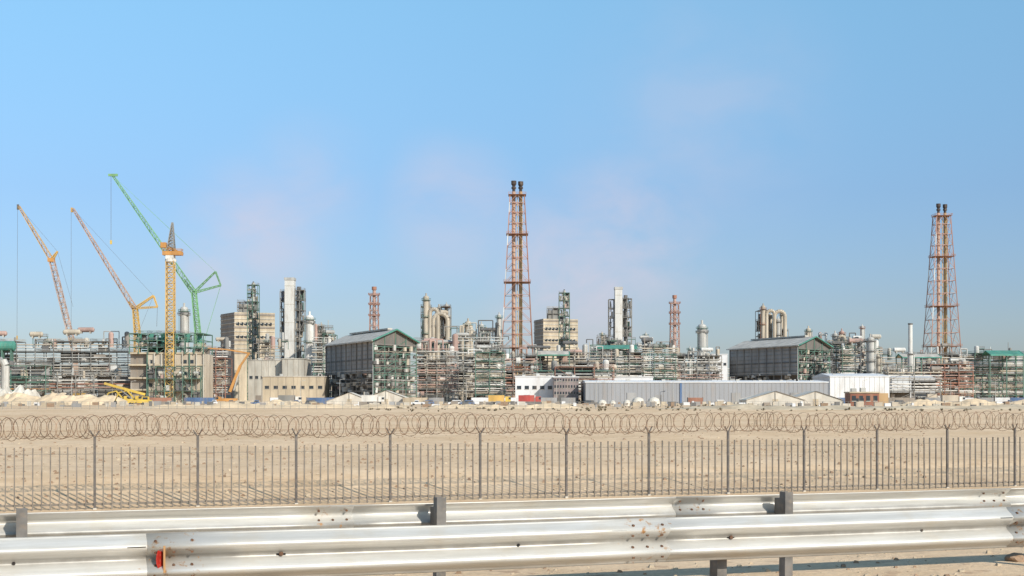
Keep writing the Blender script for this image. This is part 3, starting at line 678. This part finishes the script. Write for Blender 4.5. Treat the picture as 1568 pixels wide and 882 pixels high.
def canopy(name,x0,x1,y,D,m='roof_light',dep=18,h=2.5):
    b=B(name); a,c_=X(x0,D),X(x1,D); z=Z(y,D)
    p=[(a,D-2,z-1),(c_,D-2,z-1),(c_,D+dep/2,z+h),(a,D+dep/2,z+h)]; b.hexa([(q[0],q[1],q[2]-.4) for q in p]+p,m)
    p=[(a,D+dep/2,z+h),(c_,D+dep/2,z+h),(c_,D+dep,z-1),(a,D+dep,z-1)]; b.hexa([(q[0],q[1],q[2]-.4) for q in p]+p,m)
    b.beam((a,D-2.2,z-1.4),(c_,D-2.2,z-1.4),.4,'steel_teal',.7)
    for xx in(a,c_):
        b.beam((xx,D-2.2,z-1.2),(xx,D+dep/2,z+h-.2),.5,'steel_teal'); b.beam((xx,D+dep/2,z+h-.2),(xx,D+dep,z-1.2),.5,'steel_teal')
    n=max(2,int((c_-a)/8))
    for k in range(n+1):
        xx=a+(c_-a)*k/n
        b.beam((xx,D-1,G),(xx,D-1,z-1),.45,'steel_green'); b.beam((xx,D+dep-1,G),(xx,D+dep-1,z-1),.45,'steel_green')
    b.build()
canopy('canopy_shelter',823,872,540,790,'roof_light',14,1.2); canopy('canopy_shelter.001',915,975,530,850,'steel_teal',12,.8); canopy('canopy_shelter.002',1515,1566,540,770,'steel_teal',12,1.4); canopy('canopy_shelter.003',1380,1440,544,840,'roof_light',12,1)
def group(name,D,cols,arches=(),seed=1,fr_=None):
    b=B(name); R=random.Random(seed)
    for i,(x,w,yt,m) in enumerate(cols): column(b,X(x,D),D+(i%3)*5-4,G,Z(yt,D),w*D/F/2,m,5,R.choice(['steel_grey','steel_green','rust_red']))
    for x0,x1,y,r in arches:
        dd=D-5; p=Vector((X(x0,D),dd,Z(y,D)));q=Vector((X(x1,D),dd,Z(y,D))); b.arch(p,q,r,'equipment_tan'); b.cyl((p.x,dd,G),p,r,'equipment_tan',n=8); b.cyl((q.x,dd,G),q,r,'equipment_tan',n=8)
    if fr_: frame(b,X(fr_[0],D),X(fr_[1],D),D-3,D+9,G,Z(fr_[2],D),3,1,9,'steel_grey',.36,fill=.9,R=R,ragged=.5)
    b.build()
group('distillation_column_cluster',900,[(653,9,456,'equipment_tan'),(672,9,472,'equipment_tan'),(683,6,466,'insulation_silver'),(664,6,498,'equipment_tan')],[(659,671,480,1.3),(664,686,492,1.4)],61,(645,690,470))
group('distillation_column_cluster.001',1050,[(1167,7,470,'equipment_tan'),(1180,6,482,'equipment_tan'),(1200,6,478,'equipment_tan'),(1190,7,490,'insulation_silver')],[(1172,1184,482,1.3),(1184,1200,485,1.4)],62,(1160,1206,476))
group('distillation_column_cluster.002',850,[(717,10,495,'equipment_tan'),(737,8,498,'insulation_silver'),(764,7,482,'insulation_silver'),(745,7,506,'equipment_tan'),(704,6,515,'equipment_tan')],[(708,722,505,1.2)],63,(712,760,508))
group('distillation_column_cluster.003',1000,[(1236,8,505,'equipment_tan'),(1279,8,512,'insulation_silver'),(1292,8,508,'pipe_pink'),(1318,5,500,'insulation_silver')],[(1281,1291,520,1.2)],64,(1275,1300,516))
group('distillation_column_cluster.004',960,[(988,5,512,'insulation_silver'),(922,4,510,'equipment_tan'),(1058,5,533,'insulation_silver')],[],65,(915,930,516))
group('distillation_column_cluster.005',900,[(497,6,506,'insulation_silver'),(487,5,500,'equipment_tan'),(405,5,520,'insulation_silver')],[],66,(484,500,500))
group('distillation_column_cluster.006',760,[(1330,12,520,'insulation_silver'),(1345,6,545,'equipment_tan'),(1462,5,556,'pipe_pink')],[],67,(1316,1342,524))

# ------------------------------------------------------------ site foreground: vehicles, tents, piles
def heap(name,x0,x1,yt,D,dep,mat,seed,nb=40):
    a,c_=X(x0,D),X(x1,D); b=B(name); i=b.mid(mat); h=Z(yt,D)-G; ny=14
    for j in range(ny+1):
        for k in range(nb+1):
            u=k/nb; w=j/ny; e=min(1,u*9,(1-u)*9)*math.sin(math.pi*w)**.8
            hh=h*e*(.62+.55*noise.noise(Vector((u*7,w*2,seed)))+.25*noise.noise(Vector((u*25,w*6,seed))))
            b.v.append((a+(c_-a)*u,D+dep*w,G-.15+max(0,hh)))
    for j in range(ny):
        for k in range(nb):
            q=j*(nb+1)+k; b.f.append((q,q+1,q+nb+2,q+nb+1)); b.mi.append(i)
    b.build()
heap('sand_pile',-40,192,598,520,18,'fill_sand',1); heap('sand_pile.001',-30,44,586,600,24,'tent_white',2,24); heap('sand_pile.002',330,470,610,480,9,'fill_sand',3); heap('sand_pile.003',1360,1640,609,430,8,'fill_sand',9)
heap('earth_berm',640,900,616,330,6,'fill_sand',5,60); heap('earth_berm.001',195,640,616,360,7,'fill_sand',6,80); heap('earth_berm.002',980,1700,617,300,6,'stone_tan',7,110)
def tent(name,x0,x1,yt,D,dep,seed=1,h0=.45):
    b=B(name); a,c_=X(x0,D),X(x1,D); z=Z(yt,D); ze=G+(z-G)*h0
    m_=(a+c_)/2
    b.face([(a,D,G-.1),(c_,D,G-.1),(c_,D,ze),(m_,D,z),(a,D,ze)],'tent_white')
    b.face([(a,D+dep,G-.1),(c_,D+dep,G-.1),(c_,D+dep,ze),(m_,D+dep,z),(a,D+dep,ze)],'tent_white')
    b.face([(a-.5,D-.4,ze-.3),(m_,D-.4,z+.08),(m_,D+dep,z+.08),(a-.5,D+dep,ze-.3)],'tent_white'); b.face([(c_+.5,D-.4,ze-.3),(m_,D-.4,z+.08),(m_,D+dep,z+.08),(c_+.5,D+dep,ze-.3)],'tent_white')
    b.face([(a,D,G),(a,D+dep,G),(a,D+dep,ze),(a,D,ze)],'tent_white'); b.face([(c_,D,G),(c_,D+dep,G),(c_,D+dep,ze),(c_,D,ze)],'tent_white')
    b.box(m_-.9,m_+.9,D-.06,D,G,G+2.2,'stone_tan'); b.beam((m_,D-.3,G),(m_,D-.3,z),.12,'steel_grey')
    for e in(a,c_): b.beam((e,D-.3,ze),(e+(-1.5 if e==a else 1.5),D-1.5,G),.06,'steel_grey')
    b.build()
tent('tent',1143,1232,599,440,14); tent('tent.001',1208,1290,599,455,14); tent('tent.002',500,570,601,560,14,1,.3); tent('tent.003',560,622,598,570,16,1,.5)
def dometank(name,x,w,yt,D):
    b=B(name); r=w*D/F/2; xx=X(x,D); h=Z(yt,D)-G; b.cyl((xx,D,G-.1),(xx,D,G+h*.45),r,'tent_white',n=16); b.dome((xx,D,G+h*.45),r,'tent_white',h*.55,n=16); b.cyl((xx,D-r-.05,G+h*.3),(xx,D-r+.2,G+h*.3),r*.3,'concrete_dark',n=8); b.build()
for i,(x,w,y) in enumerate(((977,20,608),(1001,20,608),(960,12,612),(922,14,612),(938,10,613))): dometank('storage_tent'+('' if i==0 else '.%03d'%i),x,w,y,470)
b=simple('brick_hut',1302,1346,602,440,7,'brick_brown','stone_tan',(4,1),True,'glass_dark'); b.box(X(1346,440),X(1361,440),440.5,447,G-.1,Z(602,440),'container_ochre'); b.build()
def carf(name,x,D,col,L=4.8,pick=False,flip=1):
    b=B(name); xx=X(x,D)
    def bx(x0,x1,y0,y1,z0,z1,m,tp=0):
        x0,x1=(xx+flip*x0,xx+flip*x1); x0,x1=min(x0,x1),max(x0,x1)
        b.hexa([(x0,D+y0,z0),(x1,D+y0,z0),(x1,D+y1,z0),(x0,D+y1,z0),(x0+tp,D+y0+.12,z1),(x1-tp,D+y0+.12,z1),(x1-tp,D+y1-.12,z1),(x0+tp,D+y1-.12,z1)],m)
    bx(-L/2,L/2,-.9,.9,G+.4,G+1.05,col,.05)
    if pick: bx(-.4,L*.26,-.82,.82,G+1.05,G+1.8,col,.3); bx(-.3,L*.24,-.86,.86,G+1.15,G+1.6,'glass_dark',.2)
    else: bx(-L*.46,L*.25,-.85,.85,G+1.05,G+1.8,col,.35); bx(-L*.43,L*.22,-.88,.88,G+1.12,G+1.6,'glass_dark',.25)
    for e in(-.31,.31):
        for y in(-.92,.72): b.cyl((xx+L*e,D+y,G+.36),(xx+L*e,D+y+.2,G+.36),.38,'rubber',n=12)
    b.build()
R=random.Random(77)
k=0
for x in(232,330,352,395,452,478,640,655,697,716,905,1105,1375,1425,1500,1545):
    carf('parked_car'+('' if k==0 else '.%03d'%k),x,R.uniform(480,560),R.choice(['cladding_white','cladding_white','insulation_silver','paint_blue','steel_dark']),pick=R.random()<.4,flip=R.choice([-1,1])); k+=1
def truck(name,x,D,col,box_):
    b=B(name); xx=X(x,D); b.box(xx-4.5,xx+4,D-1.1,D+1.1,G+.7,G+1.1,'steel_dark'); b.box(xx+1.9,xx+4,D-1.15,D+1.15,G+1.1,G+3.1,col); b.box(xx+3.2,xx+4.04,D-1.2,D+1.2,G+2.0,G+2.8,'glass_dark')
    b.box(xx-4.5,xx+1.6,D-1.2,D+1.2,G+1.15,G+3.6,box_); 
    for e in(-3.6,-2.4,2.9):
        for y in(-1.15,.85): b.cyl((xx+e,D+y,G+.5),(xx+e,D+y+.3,G+.5),.52,'rubber',n=12)
    b.build()
for i,(x,c1,c2) in enumerate(((812,'paint_red','paint_red'),(766,'paint_yellow','crane_yellow'),(572,'paint_white','paint_white'),(445,'paint_white','steel_grey'),(1460,'paint_white','equipment_tan'))): truck('truck'+('' if i==0 else '.%03d'%i),x,540,c1,c2)
def container(name,x,D,m,L=6.1):
    b=B(name); xx=X(x,D); b.box(xx-L/2,xx+L/2,D,D+2.4,G+.1,G+2.7,m)
    for k in range(20): q=xx-L/2+L*(k+.25)/20; b.box(q,q+L/40,D-.05,D,G+.25,G+2.55,m)
    for e in(-L/2,L/2): b.box(xx+e-.08,xx+e+.08,D-.08,D+2.48,G,G+2.8,'steel_dark')
    b.build()
R=random.Random(9)
for i,x in enumerate((240,305,436,492,640,668,745,790,830,870,1065,1290,1378,1440,1480,1510,1535,1558)): container('shipping_container'+('' if i==0 else '.%03d'%i),x,R.uniform(560,600),R.choice(['paint_blue','cladding_white','equipment_tan','wall_grey','wall_grey','rust_red','concrete_dark','stone_tan']),R.choice([6.1,12.2]))
b=B('telescopic_crane'); D=600; b.beam(P(352,600,D),P(368,560,D),1.1,'crane_orange'); b.beam(P(368,560,D),P(382,540,D),.8,'crane_orange'); b.beam(P(382,541,D),P(346,535,D),.6,'crane_orange'); b.beam(P(346,535,D),P(318,533,D),.4,'crane_orange')
b.beam(P(358,598,D),P(366,570,D),.5,'insulation_silver'); x=X(352,D); b.box(x-4,x+3,D-1.3,D+1.3,G+.9,G+2.4,'crane_orange'); b.box(x-5.5,x-3.8,D-1.2,D+1.2,G+.9,G+3.1,'crane_orange'); b.box(x-5.56,x-4.6,D-1.25,D+1.25,G+2,G+2.9,'glass_dark')
for e in(-4.5,-1.5,0,1.8):
    for y in(-1.3,1.0): b.cyl((x+e,D+y,G+.6),(x+e,D+y+.3,G+.6),.6,'rubber',n=12)
b.build()
def excav(name,x,D,fl=1):
    b=B(name); xx=X(x,D)
    for y in(-1.6,1.0): b.box(xx-2.2,xx+2.2,D+y,D+y+.6,G+.15,G+.85,'rubber'); b.cyl((xx-2.2,D+y,G+.5),(xx-2.2,D+y+.6,G+.5),.38,'rubber'); b.cyl((xx+2.2,D+y,G+.5),(xx+2.2,D+y+.6,G+.5),.38,'rubber')
    b.box(xx-1.9,xx+1.9,D-1.3,D+1.3,G+1.1,G+2.2,'paint_yellow'); b.box(xx-.2 if fl>0 else xx-1.3,xx+1.3 if fl>0 else xx+.2,D-1.3,D-.2,G+2.2,G+3.3,'paint_yellow'); b.box(xx-.1,xx+1.1,D-1.35,D-.15,G+2.4,G+3.1,'glass_dark')
    q=[(xx+fl*1.5,D,G+1.8),(xx+fl*4.5,D,G+5.2),(xx+fl*7.5,D,G+4.4),(xx+fl*8.8,D,G+1.4)]
    for i in range(3): b.beam(q[i],q[i+1],.5-.08*i,'paint_yellow')
    b.hexa([(xx+fl*8.2,D-.6,G+.3),(xx+fl*9.4,D-.6,G+.3),(xx+fl*9.4,D+.6,G+.3),(xx+fl*8.2,D+.6,G+.3),(xx+fl*8.3,D-.6,G+1.5),(xx+fl*9.0,D-.6,G+1.5),(xx+fl*9.0,D+.6,G+1.5),(xx+fl*8.3,D+.6,G+1.5)],'steel_dark'); b.build()
excav('excavator',214,505,-1); excav('excavator.001',196,540,-1)
b=B('mobile_crane'); D=500; b.beam(P(222,604,D),P(160,587,D),.8,'paint_yellow'); b.beam(P(200,609,D),P(185,597,D),.4,'steel_grey'); x=X(214,D); b.box(x-4,x+4,D-1.2,D+1.2,G+.8,G+1.8,'paint_yellow'); b.box(x+1,x+3.4,D-1.2,D,G+1.8,G+3,'paint_yellow'); b.box(x+1.3,x+3.1,D-1.24,D+.04,G+2,G+2.8,'glass_dark')
for e in(-3,-1,1.5,3):
    for y in(-1.3,1.0): b.cyl((x+e,D+y,G+.5),(x+e,D+y+.3,G+.5),.5,'rubber',n=12)
b.build()
b=B('chain_link_fence'); D=310
for k in range(0,150):
    x=-130+k*1.9; b.beam((x,D,G-.3),(x,D,G+1.7),.07,'steel_grey')
for z in(.2,.7,1.2,1.7): b.beam((-130,D,G+z),(153,D,G+z),.035,'steel_grey')
b.build()
R=random.Random(15)
for i in range(16):
    D=R.uniform(560,640); x=X(100*i+R.uniform(0,60),D); b=B('street_lamp'+('' if i==0 else '.%03d'%i)); b.cyl((x,D,G-.2),(x,D,G+10),.14,'insulation_silver',.08,n=6); b.beam((x,D,G+10),(x+1.6,D,G+10.3),.12,'insulation_silver'); b.box(x+1.2,x+2.1,D-.2,D+.2,G+10.2,G+10.4,'insulation_silver'); b.build()
mt('scrub_brown',(.16,.13,.08),1,0,.4,2,False)
b=B('desert_scrub'); R=random.Random(4)
for _ in range(420):
    D=R.choice([R.uniform(260,480),R.uniform(260,420)]); x=R.uniform(-.1,.4)*D; s=R.uniform(.1,.32)*(1+D/400)
    for q in range(9):
        a=R.uniform(0,6.28); e=R.uniform(.2,1); p=Vector((x,D,G-.12)); t_=Vector((x+math.cos(a)*s*e,D+math.sin(a)*s*e,G-.05+s*(1.1-e*.7)))
        w=Vector((-math.sin(a),math.cos(a),0))*s*.22
        b.face([p,t_-w,t_+Vector((0,0,s*.25)),t_+w],'scrub_brown')
b.build()
b=B('debris'); R=random.Random(44)
for _ in range(420):
    D=R.uniform(380,580); x=R.uniform(-.37,.37)*D; w=R.uniform(.2,1.2); h=R.uniform(.3,1.6); m=R.choice(['stone_tan','concrete','concrete_dark','wall_grey','equipment_tan','steel_dark','gravel_brown','cladding_white'])
    b.box(x-w,x+w,D-.6,D+.6,G-.1,G+h,m)
b.build()

# ------------------------------------------------------------ world, sun, camera
EL=math.radians(31); AZ=math.radians(40)
w=bpy.data.worlds.new('World'); scene.world=w; w.use_nodes=True; N=w.node_tree.nodes; L=w.node_tree.links
bg=N['Background']; sky=N.new('ShaderNodeTexSky'); sky.sky_type='NISHITA'; sky.sun_disc=False; sky.sun_elevation=EL; sky.sun_rotation=math.pi-AZ
sky.air_density=1.0; sky.dust_density=.6; sky.ozone_density=1.5
tc=N.new('ShaderNodeTexCoord')
def vdir(x,y): return Vector(((x-CX)/F,1,(HY-y)/F)).normalized()
acc=None
def math2(op,a,b_):
    n=N.new('ShaderNodeMath'); n.operation=op
    for s,i in((a,0),(b_,1)):
        if isinstance(s,(int,float)): n.inputs[i].default_value=s
        else: L.new(s,n.inputs[i])
    return n.outputs[0]
sp=N.new('ShaderNodeSeparateXYZ'); L.new(tc.outputs['Generated'],sp.inputs[0])
cr=N.new('ShaderNodeValToRGB'); L.new(sp.outputs['Z'],cr.inputs[0]); e=cr.color_ramp.elements
e[0].position=0; e[0].color=(.23,.255,.345,1); e[1].position=.45; e[1].color=(.46,.58,.57,1)
q=e.new(.07); q.color=(.25,.285,.37,1); q=e.new(.14); q.color=(.285,.345,.425,1); q=e.new(.27); q.color=(.41,.545,.56,1)
vm=N.new('ShaderNodeVectorMath'); vm.operation='MULTIPLY'; L.new(sky.outputs[0],vm.inputs[0]); L.new(cr.outputs[0],vm.inputs[1])
v2=N.new('ShaderNodeVectorMath'); v2.operation='SCALE'; L.new(vm.outputs[0],v2.inputs[0]); v2.inputs['Scale'].default_value=2.0
mp=N.new('ShaderNodeMapping'); mp.inputs['Scale'].default_value=(9,9,14); mp.inputs['Rotation'].default_value=(0,.5,0); L.new(tc.outputs['Generated'],mp.inputs[0])
ns=N.new('ShaderNodeTexNoise'); ns.inputs['Scale'].default_value=1.3; ns.inputs['Detail'].default_value=7; ns.inputs['Roughness'].default_value=.55; ns.inputs['Distortion'].default_value=.4; L.new(mp.outputs[0],ns.inputs['Vector'])
for x,y,r,st in((880,430,.085,1.0),(960,370,.085,.9),(840,390,.06,.8),(700,330,.065,.8),(670,290,.05,.6),(400,350,.07,.75),(330,410,.05,.65),(1080,180,.12,.3),(470,280,.06,.5)):
    d=N.new('ShaderNodeVectorMath'); d.operation='DISTANCE'; L.new(tc.outputs['Generated'],d.inputs[0]); d.inputs[1].default_value=vdir(x,y)
    mr=N.new('ShaderNodeMapRange'); mr.interpolation_type='SMOOTHSTEP'; L.new(d.outputs['Value'],mr.inputs[0]); mr.inputs[1].default_value=0; mr.inputs[2].default_value=r; mr.inputs[3].default_value=st; mr.inputs[4].default_value=0
    acc=mr.outputs[0] if acc is None else math2('MAXIMUM',acc,mr.outputs[0])
nr=N.new('ShaderNodeMapRange'); L.new(ns.outputs[0],nr.inputs[0]); nr.inputs[1].default_value=.25; nr.inputs[2].default_value=.62
sm=math2('MULTIPLY',acc,nr.outputs[0]); sm=math2('MULTIPLY',sm,.8)
mx=N.new('ShaderNodeMixRGB'); L.new(sm,mx.inputs[0]); L.new(v2.outputs[0],mx.inputs[1]); mx.inputs[2].default_value=(4.7,4.3,4.9,1)
L.new(mx.outputs[0],bg.inputs[0]); bg.inputs[1].default_value=.15
sun=bpy.data.lights.new('sun','SUN'); sun.energy=5; sun.angle=math.radians(.5); sun.color=(1,.94,.84)
so=bpy.data.objects.new('sun',sun); scene.collection.objects.link(so)
d=Vector((-math.sin(AZ)*math.cos(EL),math.cos(AZ)*math.cos(EL),-math.sin(EL))); so.rotation_euler=d.to_track_quat('-Z','Y').to_euler(); so.location=(20,-20,30)
cam=bpy.data.cameras.new('camera'); co=bpy.data.objects.new('camera',cam); scene.collection.objects.link(co); co.location=(0,0,CH); co.rotation_euler=(math.pi/2,0,0)
cam.lens=F/1568*36; cam.sensor_width=36; cam.shift_y=(HY-441)/1568; cam.clip_start=.1; cam.clip_end=20000
scene.camera=co
